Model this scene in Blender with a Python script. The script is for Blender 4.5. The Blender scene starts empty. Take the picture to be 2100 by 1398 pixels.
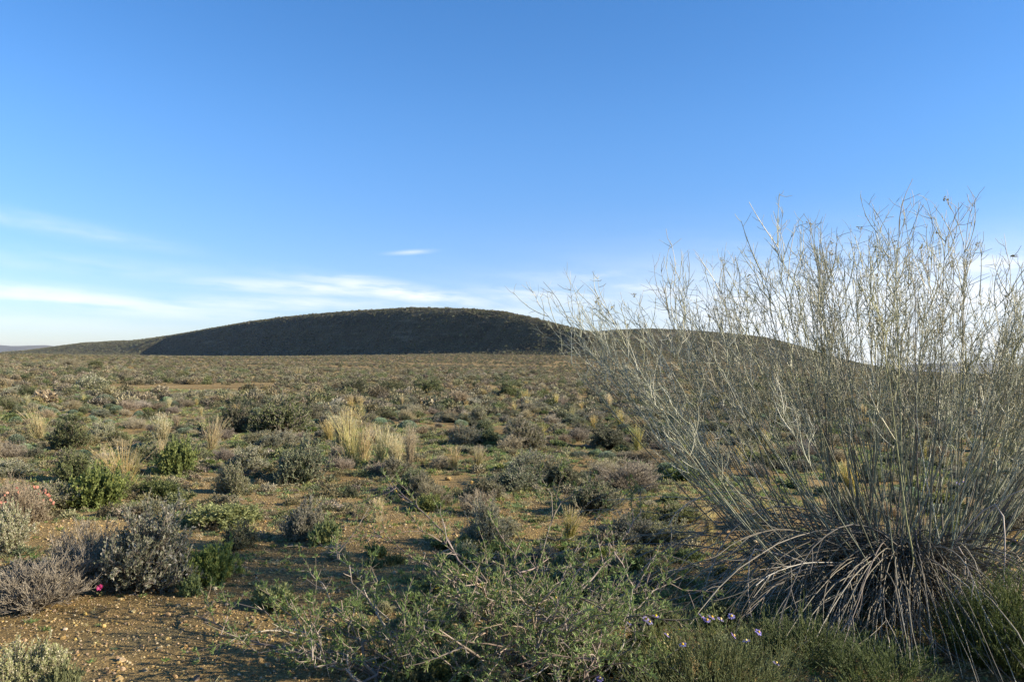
import bpy, math
import numpy as np
from mathutils import Matrix, Vector

rng = np.random.default_rng(11)
R = math.radians
scene = bpy.context.scene
COL = scene.collection

# ------------------------------------------------------------------ camera
W, H, F = 2100.0, 1398.0, 1633.0
CAM = np.array([0.0, 0.0, 1.4])
ROLL, PITCH = R(1.25), R(1.70)
_f = np.array([0, math.cos(PITCH), math.sin(PITCH)])
_u0 = np.array([0, -math.sin(PITCH), math.cos(PITCH)])
_r0 = np.array([1.0, 0, 0])
_r = _r0 * math.cos(ROLL) + _u0 * math.sin(ROLL)
_u = _u0 * math.cos(ROLL) - _r0 * math.sin(ROLL)
cam = bpy.data.cameras.new('camera')
cam.sensor_width = 36.0
cam.lens = F / W * 36.0
cam.clip_start = 0.05
cam.clip_end = 60000
co = bpy.data.objects.new('camera', cam)
co.matrix_world = Matrix(((_r[0], _u[0], -_f[0], CAM[0]), (_r[1], _u[1], -_f[1], CAM[1]), (_r[2], _u[2], -_f[2], CAM[2]), (0, 0, 0, 1)))
COL.objects.link(co)
scene.camera = co


def ray(px, py):
    return _f + _r * ((px - W / 2) / F) - _u * ((py - H / 2) / F)


# ------------------------------------------------------------------ noise and terrain
def vnoise(x, y, s=0.0):
    ix, iy = np.floor(x), np.floor(y)
    fx, fy = x - ix, y - iy
    fx = fx * fx * (3 - 2 * fx); fy = fy * fy * (3 - 2 * fy)

    def h(a, b):
        v = np.sin(a * 127.1 + b * 311.7 + s * 74.7) * 43758.5453
        return v - np.floor(v)
    a = h(ix, iy); b = h(ix + 1, iy); c = h(ix, iy + 1); d = h(ix + 1, iy + 1)
    return (a * (1 - fx) + b * fx) * (1 - fy) + (c * (1 - fx) + d * fx) * fy


def fbm(x, y, o=4, s=0.0):
    t, a, n = 0.0, 0.5, 0.0
    for k in range(o):
        t = t + a * vnoise(x * 2 ** k, y * 2 ** k, s + k * 3.1); n += a; a *= 0.5
    return t / n


def sm(x, a, b):
    t = np.clip((x - a) / (b - a), 0, 1)
    return t * t * (3 - 2 * t)


def hg(x, y):
    x = np.asarray(x, float); y = np.asarray(y, float)
    r = np.hypot(x, y)
    n = 0.10 * (fbm(x * .45, y * .45, 3, 1) - .5) + 0.03 * (fbm(x * 2.6, y * 2.6, 3, 2) - .5) * (1 - sm(r, 25, 60))
    m = 0.5 * (fbm(x * .035, y * .035, 3, 5) - .5) * sm(r, 12, 60)
    p = 11.5 * sm(y, 330, 790) * np.exp(-((x - 40) / 250.0) ** 2) * (1 - sm(y, 1300, 2200))
    w = 1.2 * (fbm(x * .006, y * .006, 2, 8) - .5) * sm(r, 120, 500) * (1 - sm(r, 4000, 8000))
    return n + m + p + w


def ground_at(px, py):
    d = ray(px, py)
    z = 0.0
    for _ in range(12):
        t = (z - CAM[2]) / d[2]
        q = CAM + d * t
        z = float(hg(q[0], q[1]))
    return np.array([q[0], q[1], z])


def px_of(P):
    v = np.asarray(P, float) - CAM
    k = v @ _f
    return W / 2 + F * (v @ _r) / k, H / 2 - F * (v @ _u) / k, k


# ------------------------------------------------------------------ materials
def ramp(nt, stops):
    n = nt.nodes.new('ShaderNodeValToRGB')
    e = n.color_ramp.elements
    while len(e) < len(stops):
        e.new(0.5)
    for k, (p, c) in enumerate(stops):
        e[k].position = p; e[k].color = (*c, 1)
    return n


def leaf_mat(name, stops, trans=0.35, vary=0.35, hue=0.02, rough=0.6, spec=0.25):
    m = bpy.data.materials.new(name); m.use_nodes = True
    nt = m.node_tree; nt.nodes.clear(); L = nt.links.new
    out = nt.nodes.new('ShaderNodeOutputMaterial')
    at = nt.nodes.new('ShaderNodeAttribute'); at.attribute_name = 'tint'
    rp = ramp(nt, stops); L(at.outputs['Fac'], rp.inputs['Fac'])
    oi = nt.nodes.new('ShaderNodeObjectInfo')
    hs = nt.nodes.new('ShaderNodeHueSaturation')
    mh = nt.nodes.new('ShaderNodeMapRange'); mh.inputs['To Min'].default_value = .5 - hue; mh.inputs['To Max'].default_value = .5 + hue
    L(oi.outputs['Random'], mh.inputs['Value']); L(mh.outputs['Result'], hs.inputs['Hue'])
    f7 = nt.nodes.new('ShaderNodeMath'); f7.operation = 'MULTIPLY'; f7.inputs[1].default_value = 7.31
    f8 = nt.nodes.new('ShaderNodeMath'); f8.operation = 'FRACT'
    L(oi.outputs['Random'], f7.inputs[0]); L(f7.outputs[0], f8.inputs[0])
    mv = nt.nodes.new('ShaderNodeMapRange'); mv.inputs['To Min'].default_value = 1 - vary; mv.inputs['To Max'].default_value = 1 + vary
    L(f8.outputs[0], mv.inputs['Value']); L(mv.outputs['Result'], hs.inputs['Value'])
    f9 = nt.nodes.new('ShaderNodeMath'); f9.operation = 'MULTIPLY'; f9.inputs[1].default_value = 3.77
    f10 = nt.nodes.new('ShaderNodeMath'); f10.operation = 'FRACT'
    L(oi.outputs['Random'], f9.inputs[0]); L(f9.outputs[0], f10.inputs[0])
    ms = nt.nodes.new('ShaderNodeMapRange'); ms.inputs['To Min'].default_value = .75; ms.inputs['To Max'].default_value = 1.15
    L(f10.outputs[0], ms.inputs['Value']); L(ms.outputs['Result'], hs.inputs['Saturation'])
    L(rp.outputs['Color'], hs.inputs['Color'])
    pb = nt.nodes.new('ShaderNodeBsdfPrincipled')
    pb.inputs['Roughness'].default_value = rough
    pb.inputs['Specular IOR Level'].default_value = spec
    L(hs.outputs['Color'], pb.inputs['Base Color'])
    if trans > 0:
        tr = nt.nodes.new('ShaderNodeBsdfTranslucent'); L(hs.outputs['Color'], tr.inputs['Color'])
        mx = nt.nodes.new('ShaderNodeMixShader'); mx.inputs[0].default_value = trans
        L(pb.outputs[0], mx.inputs[1]); L(tr.outputs[0], mx.inputs[2]); L(mx.outputs[0], out.inputs['Surface'])
    else:
        L(pb.outputs[0], out.inputs['Surface'])
    return m


M = {}
M['grey_leaf'] = leaf_mat('grey_leaf', [(0, (.13, .14, .058)), (.5, (.265, .26, .13)), (.85, (.45, .405, .28)), (1, (.58, .505, .40))], .3)
M['green_leaf'] = leaf_mat('green_leaf', [(0, (.10, .125, .042)), (.5, (.19, .217, .077)), (.9, (.32, .335, .135)), (1, (.50, .40, .12))], .45)
M['dark_leaf'] = leaf_mat('dark_leaf', [(0, (.07, .082, .035)), (.6, (.15, .165, .072)), (1, (.28, .265, .14))], .3)
M['brown_twig'] = leaf_mat('brown_twig', [(0, (.12, .095, .055)), (.6, (.225, .18, .11)), (1, (.38, .32, .22))], .0)
M['pale_cushion'] = leaf_mat('pale_cushion', [(0, (.10, .14, .07)), (.6, (.20, .25, .15)), (1, (.34, .38, .24))], .3)
M['straw'] = leaf_mat('straw', [(0, (.22, .25, .07)), (.35, (.46, .39, .15)), (.8, (.68, .55, .27)), (1, (.78, .66, .40))], .45, .25)
M['bark'] = leaf_mat('bark', [(0, (.10, .08, .055)), (.6, (.20, .165, .115)), (1, (.36, .31, .24))], .0)
M['broom_stem'] = leaf_mat('broom_stem', [(0, (.135, .11, .078)), (.3, (.175, .172, .092)), (.65, (.25, .25, .14)), (1, (.46, .42, .30))], .0, .22, .02, .55, .3)
M['dead_stem'] = leaf_mat('dead_stem', [(0, (.085, .066, .048)), (.5, (.185, .152, .112)), (1, (.50, .43, .335))], .0, .25, .02, .55, .3)
M['seed_head'] = leaf_mat('seed_head', [(0, (.25, .18, .08)), (1, (.55, .44, .24))], .3)
M['thorn_bark'] = leaf_mat('thorn_bark', [(0, (.10, .075, .055)), (.6, (.21, .16, .12)), (1, (.42, .34, .265))], .0, .2)
M['thorn_leaf'] = leaf_mat('thorn_leaf', [(0, (.085, .135, .04)), (.6, (.185, .26, .08)), (.93, (.30, .38, .13)), (1, (.60, .46, .06))], .4, .2)
M['feather_leaf'] = leaf_mat('feather_leaf', [(0, (.08, .10, .032)), (.6, (.145, .17, .055)), (1, (.32, .30, .12))], .45, .1)
M['petal'] = leaf_mat('petal', [(0, (.22, .17, .50)), (1, (.38, .30, .68))], .4, .1)
M['flower_centre'] = leaf_mat('flower_centre', [(0, (.70, .38, .02)), (1, (.85, .55, .04))], .0, .1)
M['magenta_petal'] = leaf_mat('magenta_petal', [(0, (.60, .03, .25)), (1, (.80, .08, .40))], .4, .1)
M['orange_leaf'] = leaf_mat('orange_leaf', [(0, (.50, .15, .04)), (1, (.75, .32, .10))], .4, .1)
M['pebble'] = leaf_mat('pebble', [(0, (.12, .078, .032)), (.5, (.28, .19, .08)), (1, (.46, .35, .18))], .0, .4, .02, .8, .2)
M['white_stone'] = leaf_mat('white_stone', [(0, (.55, .52, .48)), (1, (.72, .70, .66))], .0, .1, .01, .8, .2)
M['far_scrub'] = leaf_mat('far_scrub', [(0, (.10, .095, .045)), (.5, (.19, .165, .09)), (1, (.33, .28, .17))], .25, .45, .03)
M['far_straw'] = leaf_mat('far_straw', [(0, (.20, .17, .08)), (1, (.45, .36, .19))], .4, .3, .02)


def soil_mat():
    m = bpy.data.materials.new('soil'); m.use_nodes = True
    nt = m.node_tree; L = nt.links.new
    pb = nt.nodes['Principled BSDF']; pb.inputs['Roughness'].default_value = .95; pb.inputs['Specular IOR Level'].default_value = .1
    geo = nt.nodes.new('ShaderNodeNewGeometry')

    def noise(scale, detail, rough=.6):
        n = nt.nodes.new('ShaderNodeTexNoise'); n.inputs['Scale'].default_value = scale; n.inputs['Detail'].default_value = detail
        n.inputs['Roughness'].default_value = rough; L(geo.outputs['Position'], n.inputs['Vector']); return n

    def mix(kind, fac, a, b):
        n = nt.nodes.new('ShaderNodeMix'); n.data_type = 'RGBA'; n.blend_type = kind
        for s, v in ((0, fac), (6, a), (7, b)):
            if hasattr(v, 'links') or hasattr(v, 'is_linked'): L(v, n.inputs[s])
            else: n.inputs[s].default_value = v if s == 0 else (*v, 1)
        return n.outputs[2]
    n1 = noise(.35, 6); r1 = ramp(nt, [(.33, (.172, .117, .049)), (.5, (.248, .172, .073)), (.68, (.34, .247, .115))]); L(n1.outputs['Fac'], r1.inputs['Fac'])
    n2 = noise(38, 5, .7); r2 = ramp(nt, [(.30, (.42, .40, .38)), (.5, (.95, .95, .95)), (.72, (1.5, 1.5, 1.45))]); L(n2.outputs['Fac'], r2.inputs['Fac'])
    c = mix('MULTIPLY', .9, r1.outputs['Color'], r2.outputs['Color'])
    v = nt.nodes.new('ShaderNodeTexVoronoi'); v.inputs['Scale'].default_value = 75; L(geo.outputs['Position'], v.inputs['Vector'])
    r3 = ramp(nt, [(.0, (.55, .5, .45)), (.5, (1, 1, 1)), (1, (1.55, 1.45, 1.3))])
    sep = nt.nodes.new('ShaderNodeSeparateColor'); L(v.outputs['Color'], sep.inputs[0]); L(sep.outputs[0], r3.inputs['Fac'])
    c = mix('MULTIPLY', .55, c, r3.outputs['Color'])
    n4 = noise(.9, 5, .65); r4 = ramp(nt, [(.52, (0, 0, 0)), (.7, (1, 1, 1))]); L(n4.outputs['Fac'], r4.inputs['Fac'])
    c = mix('MIX', r4.outputs['Color'], c, (.15, .12, .06))
    L(c, pb.inputs['Base Color'])
    b1 = nt.nodes.new('ShaderNodeBump'); b1.inputs['Strength'].default_value = .9; b1.inputs['Distance'].default_value = .03
    b2 = nt.nodes.new('ShaderNodeBump'); b2.inputs['Strength'].default_value = .8; b2.inputs['Distance'].default_value = .008
    L(n2.outputs['Fac'], b1.inputs['Height']); L(v.outputs['Distance'], b2.inputs['Height']); b2.invert = True
    L(b1.outputs['Normal'], b2.inputs['Normal']); L(b2.outputs['Normal'], pb.inputs['Normal'])
    return m


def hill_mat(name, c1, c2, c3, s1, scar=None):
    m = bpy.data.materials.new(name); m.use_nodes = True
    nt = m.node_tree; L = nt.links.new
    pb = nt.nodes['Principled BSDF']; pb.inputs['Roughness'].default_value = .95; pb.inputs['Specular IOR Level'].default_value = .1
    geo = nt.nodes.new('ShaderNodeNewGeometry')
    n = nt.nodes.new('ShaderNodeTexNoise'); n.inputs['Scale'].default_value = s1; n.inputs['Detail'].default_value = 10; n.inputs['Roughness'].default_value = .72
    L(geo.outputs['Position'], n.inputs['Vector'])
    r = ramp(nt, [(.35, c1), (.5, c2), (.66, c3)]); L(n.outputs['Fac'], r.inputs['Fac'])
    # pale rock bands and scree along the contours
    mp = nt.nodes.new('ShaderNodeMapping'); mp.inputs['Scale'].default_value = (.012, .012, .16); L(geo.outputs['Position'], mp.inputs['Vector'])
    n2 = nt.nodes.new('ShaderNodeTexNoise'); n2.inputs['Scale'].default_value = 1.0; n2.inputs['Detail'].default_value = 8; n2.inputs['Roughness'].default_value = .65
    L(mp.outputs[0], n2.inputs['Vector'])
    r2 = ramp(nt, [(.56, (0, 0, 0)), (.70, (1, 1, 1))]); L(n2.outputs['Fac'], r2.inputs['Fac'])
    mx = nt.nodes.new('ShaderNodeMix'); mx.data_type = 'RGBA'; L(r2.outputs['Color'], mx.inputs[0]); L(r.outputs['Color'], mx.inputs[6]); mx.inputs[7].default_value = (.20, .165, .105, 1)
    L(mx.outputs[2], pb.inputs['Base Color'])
    return m


M['soil'] = soil_mat()
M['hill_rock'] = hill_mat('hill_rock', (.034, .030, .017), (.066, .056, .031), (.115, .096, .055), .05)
M['far_rock'] = hill_mat('far_rock', (.10, .09, .06), (.14, .12, .08), (.18, .15, .10), .002)


# ------------------------------------------------------------------ geometry helpers
class Geo:
    def __init__(self):
        self.v, self.q, self.t, self.m, self.n, self.mats = [], [], [], [], 0, []

    def add(self, v, q, tint, mat):
        if len(v) == 0: return self
        if mat not in self.mats: self.mats.append(mat)
        self.v.append(v); self.q.append(q + self.n); self.t.append(np.broadcast_to(tint, (len(v),)))
        self.m.append(np.full(len(q), self.mats.index(mat))); self.n += len(v)
        return self

    def mesh(self, name, smooth=True):
        me = bpy.data.meshes.new(name)
        v = np.concatenate(self.v).astype(np.float32); q = np.concatenate(self.q).astype(np.int32)
        me.vertices.add(len(v)); me.vertices.foreach_set('co', v.ravel())
        me.loops.add(q.size); me.loops.foreach_set('vertex_index', q.ravel())
        me.polygons.add(len(q)); me.polygons.foreach_set('loop_start', np.arange(len(q), dtype=np.int32) * 4)
        me.polygons.foreach_set('loop_total', np.full(len(q), 4, np.int32))
        for k in self.mats: me.materials.append(M[k])
        me.polygons.foreach_set('material_index', np.concatenate(self.m).astype(np.int32))
        me.polygons.foreach_set('use_smooth', np.full(len(q), smooth))
        a = me.attributes.new('tint', 'FLOAT', 'POINT'); a.data.foreach_set('value', np.concatenate(self.t).astype(np.float32))
        me.update(calc_edges=True); me.validate()
        return me


def nrm(a):
    return a / np.maximum(np.linalg.norm(a, axis=-1, keepdims=True), 1e-9)


def tubes(P, rad, sides=3):
    """P: N x K x 3 paths, rad: N x K radii -> open tubes"""
    N, K, _ = P.shape
    T = nrm(np.gradient(P, axis=1))
    ref = nrm(rng.normal(size=(N, 1, 3)))
    A = nrm(np.cross(T, ref)); B = np.cross(T, A)
    a = np.arange(sides) * 2 * np.pi / sides
    V = P[:, :, None] + rad[:, :, None, None] * (A[:, :, None] * np.cos(a)[:, None] + B[:, :, None] * np.sin(a)[:, None])
    idx = np.arange(N * K * sides).reshape(N, K, sides)
    nx = np.roll(idx, -1, axis=2)
    Q = np.stack([idx[:, :-1], nx[:, :-1], nx[:, 1:], idx[:, 1:]], -1).reshape(-1, 4)
    return V.reshape(-1, 3), Q


def bez(p0, p1, p2, K, wig=0.0):
    t = np.linspace(0, 1, K)[None, :, None]
    P = (1 - t) ** 2 * p0[:, None] + 2 * t * (1 - t) * p1[:, None] + t * t * p2[:, None]
    if wig:
        n = rng.normal(size=P.shape) * wig; n[:, 0] = 0
        P = P + np.cumsum(n, axis=1) * .5
    return P


def side_shoots(P, n, t0, t1, ang, length, K=4, up=0.0, curve=.25, spread=.35):
    """n shoots from each path of P"""
    N, KP, _ = P.shape
    t = rng.uniform(t0, t1, (N, n)) * (KP - 1)
    i = np.minimum(t.astype(int), KP - 2); f = (t - i)[..., None]
    ar = np.arange(N)[:, None]
    base = P[ar, i] * (1 - f) + P[ar, i + 1] * f
    tan = nrm(P[ar, i + 1] - P[ar, i])
    rv = nrm(np.cross(tan, rng.normal(size=tan.shape)))
    a = ang * (1 + spread * rng.normal(size=(N, n, 1)))
    d = nrm(tan * np.cos(a) + rv * np.sin(a) + np.array([0, 0, up]))
    L = length * rng.uniform(.5, 1.3, (N, n, 1))
    base = base.reshape(-1, 3); d = d.reshape(-1, 3); L = L.reshape(-1, 1)
    side = nrm(np.cross(d, rng.normal(size=d.shape))) * curve
    upv = np.array([0, 0, .35 * up])
    return bez(base, base + d * L * .5 + side * L * .3, base + nrm(d + upv) * L, K)


def taper(N, K, r0, r1, jitter=.3):
    t = np.linspace(0, 1, K)[None]
    return (r0 * (1 - t) + r1 * t) * rng.uniform(1 - jitter, 1 + jitter, (N, 1))


def leaves(base, d, L, Wd, flat=0.0):
    """diamond leaves; base, d: N x 3"""
    N = len(base)
    d = nrm(d)
    ref = rng.normal(size=(N, 3)) * (1 - flat) + np.array([0, 0, 1.0]) * flat
    s = nrm(np.cross(d, ref))
    L = np.broadcast_to(L, (N,))[:, None]; Wd = np.broadcast_to(Wd, (N,))[:, None]
    mid = base + d * L * .5
    V = np.stack([base, mid - s * Wd * .5, base + d * L, mid + s * Wd * .5], 1).reshape(-1, 3)
    return V, np.arange(N * 4).reshape(N, 4)


def along(P, n, t0=0.2, t1=1.0):
    N, K, _ = P.shape
    t = rng.uniform(t0, t1, (N, n)) * (K - 1)
    i = np.minimum(t.astype(int), K - 2); f = (t - i)[..., None]
    ar = np.arange(N)[:, None]
    b = P[ar, i] * (1 - f) + P[ar, i + 1] * f
    tan = nrm(P[ar, i + 1] - P[ar, i])
    return b.reshape(-1, 3), tan.reshape(-1, 3)


def hemi(n, zmin=0.0, zmax=1.0):
    z = rng.uniform(zmin, zmax, n); a = rng.uniform(0, 2 * np.pi, n)
    s = np.sqrt(1 - z * z)
    return np.stack([s * np.cos(a), s * np.sin(a), z], 1)


def lobes(d, n=7, amp=.35):
    c = hemi(n); k = np.exp(-((1 - d @ c.T) / .12)) * rng.uniform(.3, 1, n)
    return 1 - amp + amp * np.clip(k.sum(1), 0, 1.2)


def tint4(n, lo=0., hi=1.):
    return np.repeat(rng.uniform(lo, hi, n), 4)


# every builder returns {part name: Geo}; nominal size: about 1 m wide
def dome_shrub(leaf, nmain, nsec, nter, nleaf, lsz, lw, hgt=.8, tips=.25, dens=1.0, bark='bark', amp=.55, sides=3, twig_r=.004):
    d = hemi(nmain, .08, 1)
    r = .5 * lobes(d, 9, amp) * rng.uniform(.6, 1.08, nmain)
    tip = d * r[:, None] * np.array([1, 1, hgt * 2 * .62])
    p0 = np.stack([rng.normal(0, .035, nmain), rng.normal(0, .035, nmain), np.full(nmain, -.03)], 1)
    p1 = tip * np.array([.55, .55, .38]) + rng.normal(0, .03, (nmain, 3))
    Pm = bez(p0, p1, tip, 6, .008)
    Ps = side_shoots(Pm, nsec, .35, 1., .7, .17, 4, .25)
    Pt = side_shoots(Ps, nter, .3, 1., .6, .085, 3, .25)
    wood = Geo()
    wood.add(*tubes(Pm, taper(nmain, 6, .011, twig_r), sides), rng.uniform(0, .8), bark)
    wood.add(*tubes(Ps, taper(len(Ps), 4, twig_r, twig_r * .6), 3), .5, bark)
    if twig_r > .001:
        wood.add(*tubes(Pt, taper(len(Pt), 3, twig_r * .6, twig_r * .35), 3), .8, bark)
    fol = Geo()
    Pl = np.concatenate([Pt])
    b, t = along(Pl, nleaf)
    keep = rng.random(len(b)) < dens
    b, t = b[keep], t[keep]
    keep = b[:, 2] > .01
    b, t = b[keep], t[keep]
    dd = nrm(t + rng.normal(size=t.shape) * .75 + np.array([0, 0, .25]))
    n = len(b)
    rr = np.linalg.norm(b / np.array([.5, .5, .5 * hgt * 1.24]), axis=1)
    ti = np.clip(rng.normal(.40, .18, n) + tips * (rng.random(n) < .35) * (rr > .65), 0, 1)
    fol.add(*leaves(b, dd, lsz * rng.uniform(.6, 1.3, n), lw * rng.uniform(.7, 1.3, n)), np.repeat(ti, 4), leaf)
    return {'branches': wood, 'foliage': fol}


def grass_tuft(n=330, hgt=1.0, spread=.55, green=.25, heads=.35):
    a = rng.uniform(0, 2 * np.pi, n); rad = .09 * np.sqrt(rng.random(n))
    p0 = np.stack([rad * np.cos(a), rad * np.sin(a), np.full(n, -.02)], 1)
    h = hgt * rng.uniform(.35, 1.0, n); lean = spread * rng.random(n) ** 1.3
    a2 = a + rng.normal(0, .5, n)
    out = np.stack([np.cos(a2), np.sin(a2), np.zeros(n)], 1)
    p2 = p0 + out * (lean * h)[:, None] + np.array([0, 0, 1]) * h[:, None]
    p1 = p0 + out * (lean * h * .25)[:, None] + np.array([0, 0, .6]) * h[:, None]
    P = bez(p0, p1, p2, 6, .01)
    bl = Geo()
    ti = np.clip(rng.normal(.62, .22, (n, 1)) - green * (rng.random((n, 1)) < .5), 0, 1)
    ti = np.clip(ti + np.linspace(-.25, .2, 6)[None], 0, 1)
    v, q = tubes(P, taper(n, 6, .005, .0018), 3)
    bl.add(v, q, np.repeat(ti.ravel(), 3), 'straw')
    # short basal leaves
    m = n
    d = hemi(m, .25, .95); b = rng.normal(0, .07, (m, 3)) * np.array([1, 1, 0])
    bl.add(*leaves(b, d, rng.uniform(.15, .42, m), .010), tint4(m, 0, .75), 'straw')
    k = rng.random(n) < heads
    hd = Geo()
    bb, tt = along(P[k], 9, .78, 1.0)
    hd.add(*leaves(bb, nrm(tt + rng.normal(size=tt.shape) * .35), .05, .008), tint4(len(bb), .6, 1), 'straw')
    return {'blades': bl, 'seed_heads': hd}


def herb(n=70, lsz=.075, lw=.035, hgt=.55, leaf='green_leaf', per=16):
    d = hemi(n, .12, 1)
    r = .5 * lobes(d, 7, .45) * rng.uniform(.5, 1, n)
    tip = d * r[:, None] * np.array([1, 1, hgt * 1.3])
    p0 = np.stack([rng.normal(0, .12, n), rng.normal(0, .12, n), np.full(n, -.01)], 1)
    P = bez(p0, tip * np.array([.7, .7, .4]), tip, 5, .01)
    Ps = side_shoots(P, 4, .35, 1, .7, .14, 3, .4)
    st = Geo()
    st.add(*tubes(P, taper(n, 5, .006, .003)), .3, leaf)
    st.add(*tubes(Ps, taper(len(Ps), 3, .003, .002)), .3, leaf)
    fo = Geo()
    b, t = along(Ps, per, .1, 1)
    k = b[:, 2] > 0.005; b, t = b[k], t[k]
    m = len(b)
    fo.add(*leaves(b, nrm(t + rng.normal(size=t.shape) * .8), lsz * rng.uniform(.5, 1.2, m), lw, .35), np.repeat(np.clip(rng.normal(.5, .2, m), 0, .97), 4), leaf)
    return {'stems': st, 'foliage': fo}


def cushion(n=2600):
    d = hemi(n, -.02, 1)
    r = .5 * lobes(d, 12, .25) * rng.uniform(.82, 1.0, n)
    b = d * r[:, None] * np.array([1, 1, 1.0])
    g = Geo()
    g.add(*leaves(b, nrm(d + rng.normal(size=d.shape) * .45 + np.array([0, 0, .3])), .085, .03), np.repeat(np.clip(rng.normal(.55, .2, n), 0, 1), 4), 'pale_cushion')
    w = Geo()
    k = 40
    tip = hemi(k, .1, 1) * .45
    w.add(*tubes(bez(np.zeros((k, 3)), tip * .5, tip, 4, .01), taper(k, 4, .012, .006)), .4, 'bark')
    return {'branches': w, 'foliage': g}


# ------------------------------------------------------------------ objects
def prop(o, label=None, cat=None, group=None, kind=None):
    for k, v in (('label', label), ('category', cat), ('group', group), ('kind', kind)):
        if v: o[k] = v
    return o


def obj(name, me, parent=None):
    o = bpy.data.objects.new(name, me); COL.objects.link(o)
    if parent: o.parent = parent
    return o


def join(parts):
    g = Geo()
    for p in parts.values():
        for v, q, t, m in zip(p.v, p.q, p.t, p.m):
            base = q.min()
            g.add(v, q - base, t, p.mats[int(m[0])])
    return g


LIB = {}


def make_kind(kind, builders):
    LIB[kind] = []
    for b in builders:
        parts = b()
        LIB[kind].append({'parts': [(k, g.mesh(k)) for k, g in parts.items()], 'whole': join(parts).mesh(kind)})


make_kind('grey_shrub', [lambda: dome_shrub('grey_leaf', 80, 7, 6, 9, .030, .013, .80, .35) for _ in range(4)])
make_kind('dark_shrub', [lambda: dome_shrub('dark_leaf', 70, 7, 5, 6, .040, .016, .78, .2) for _ in range(3)])
make_kind('twiggy_shrub', [lambda: dome_shrub('brown_twig', 80, 8, 7, 3, .022, .008, .78, .3, .35, 'brown_twig') for _ in range(3)])
make_kind('green_herb', [lambda: herb() for _ in range(4)])
make_kind('leafy_bush', [lambda: herb(130, .042, .02, .55, 'green_leaf', 26) for _ in range(3)])
make_kind('cushion_plant', [lambda: cushion() for _ in range(3)])
make_kind('grass_tuft', [lambda: grass_tuft(), lambda: grass_tuft(150, 1.0, .55, .5, .25), lambda: grass_tuft(230, 1.0, .35, .1, .5), lambda: grass_tuft(120, 1., .6, .2, .3)])

TAKEN = []          # x, y, radius of what already stands


def put(kind, P, width, hscale, label, cat, group=None, parts=True, variant=None, name=None):
    v = LIB[kind][int(rng.integers(len(LIB[kind]))) if variant is None else variant % len(LIB[kind])]
    if parts:
        o = bpy.data.objects.new(name or kind, None); COL.objects.link(o); o.empty_display_size = .1
        for n, me in v['parts']: obj(n, me, o)
    else:
        o = obj(name or kind, v['whole'])
    o.location = P
    o.rotation_euler = (rng.normal(0, .09), rng.normal(0, .09), rng.uniform(0, 6.283))
    q = rng.uniform(.86, 1.16)
    o.scale = (width * q, width / q, width * hscale)
    prop(o, label, cat, group)
    TAKEN.append((P[0], P[1], width * .5))
    return o


NOMH = {'grey_shrub': .5, 'dark_shrub': .48, 'twiggy_shrub': .48, 'green_herb': .33, 'cushion_plant': .5, 'grass_tuft': 1.0}
NOMW = {'grass_tuft': .7}


def plant(kind, cx, by, wpx, hpx, label, cat, group=None, variant=None, name=None):
    """stand a plant on the ground where the photo shows its foot, at the photo's size"""
    P = ground_at(cx, by)
    dist = px_of(P)[2]
    w = wpx / F * dist * (.80 if kind.endswith('shrub') else 1); h = hpx / F * dist * (.80 if kind.endswith('shrub') else 1)
    if kind == 'grass_tuft':
        s = h / 1.0
        o = put(kind, P, s, 1.0, label, cat, group, True, variant, name)
        k = w / (s * .7); o.scale = (s * k, s * k, s)
        return o
    lib = 'leafy_bush' if kind == 'green_herb' and w > .38 else kind
    return put(lib, P, w, h / (w * NOMH[kind]), label, cat, group, True, variant, name or kind)


# ------------------------------------------------------------------ setting: ground
def grid_mesh(name, X, Y, Z, mat):
    n, m = X.shape
    g = Geo()
    i = np.arange(n * m).reshape(n, m)
    q = np.stack([i[:-1, :-1], i[:-1, 1:], i[1:, 1:], i[1:, :-1]], -1).reshape(-1, 4)
    g.add(np.stack([X, Y, Z], -1).reshape(-1, 3), q, .5, mat)
    return g.mesh(name)


def build_ground():
    a = np.concatenate([np.linspace(-50, 50, 420), np.linspace(50, 310, 66)[1:]])
    r = np.concatenate([[0.02], np.geomspace(.8, 15000, 420)])
    A, RR = np.meshgrid(np.radians(a), r)
    X, Y = np.sin(A) * RR, np.cos(A) * RR
    o = obj('ground', grid_mesh('ground', X, Y, hg(X, Y), 'soil')); prop(o, 'brown gravelly soil of the open scrub plain', 'ground', None, 'structure')


build_ground()

# ------------------------------------------------------------------ hills
def sil(pts, yr):
    """ridge line (photo px) -> x, z at distance yr (a number or a function of px)"""
    o = []
    for px, py in pts:
        d = ray(px, py); k = (yr(px) if callable(yr) else yr) / d[1]
        o.append((d[0] * k, CAM[2] + d[2] * k, d[1] * k))
    return np.array(o)


# the ridge runs obliquely: its far end to one side, its near end towards the broom bush
RIDGE = ([-420, 0, 200, 300, 600, 800, 1010, 1200, 1300, 1700], [2500, 2350, 2050, 1820, 1230, 1010, 860, 745, 725, 720])
S1 = sil([(-420, 722), (-150, 722), (0, 722), (60, 718), (120, 710), (180, 702), (240, 699), (275, 698), (310, 694), (380, 685), (460, 672), (520, 661), (580, 651), (640, 645), (700, 640), (760, 636),
          (800, 633), (850, 631), (900, 632), (960, 634), (1010, 636), (1040, 640), (1080, 649), (1120, 659), (1160, 669), (1200, 678), (1260, 692), (1330, 712), (1420, 738), (1520, 757), (1700, 768)], lambda p: np.interp(p, *RIDGE))
RX = np.array([(ray(p, 740)[0] / ray(p, 740)[1]) * y for p, y in zip(*RIDGE)])
RUNX, RUNV = [-1000, -800, -735, 20, 110, 220, 300], [4.6, 4.0, 2.12, 2.12, 2.8, 3.3, 3.6]      # foot's distance in heights: gentle ends, steep face
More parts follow.
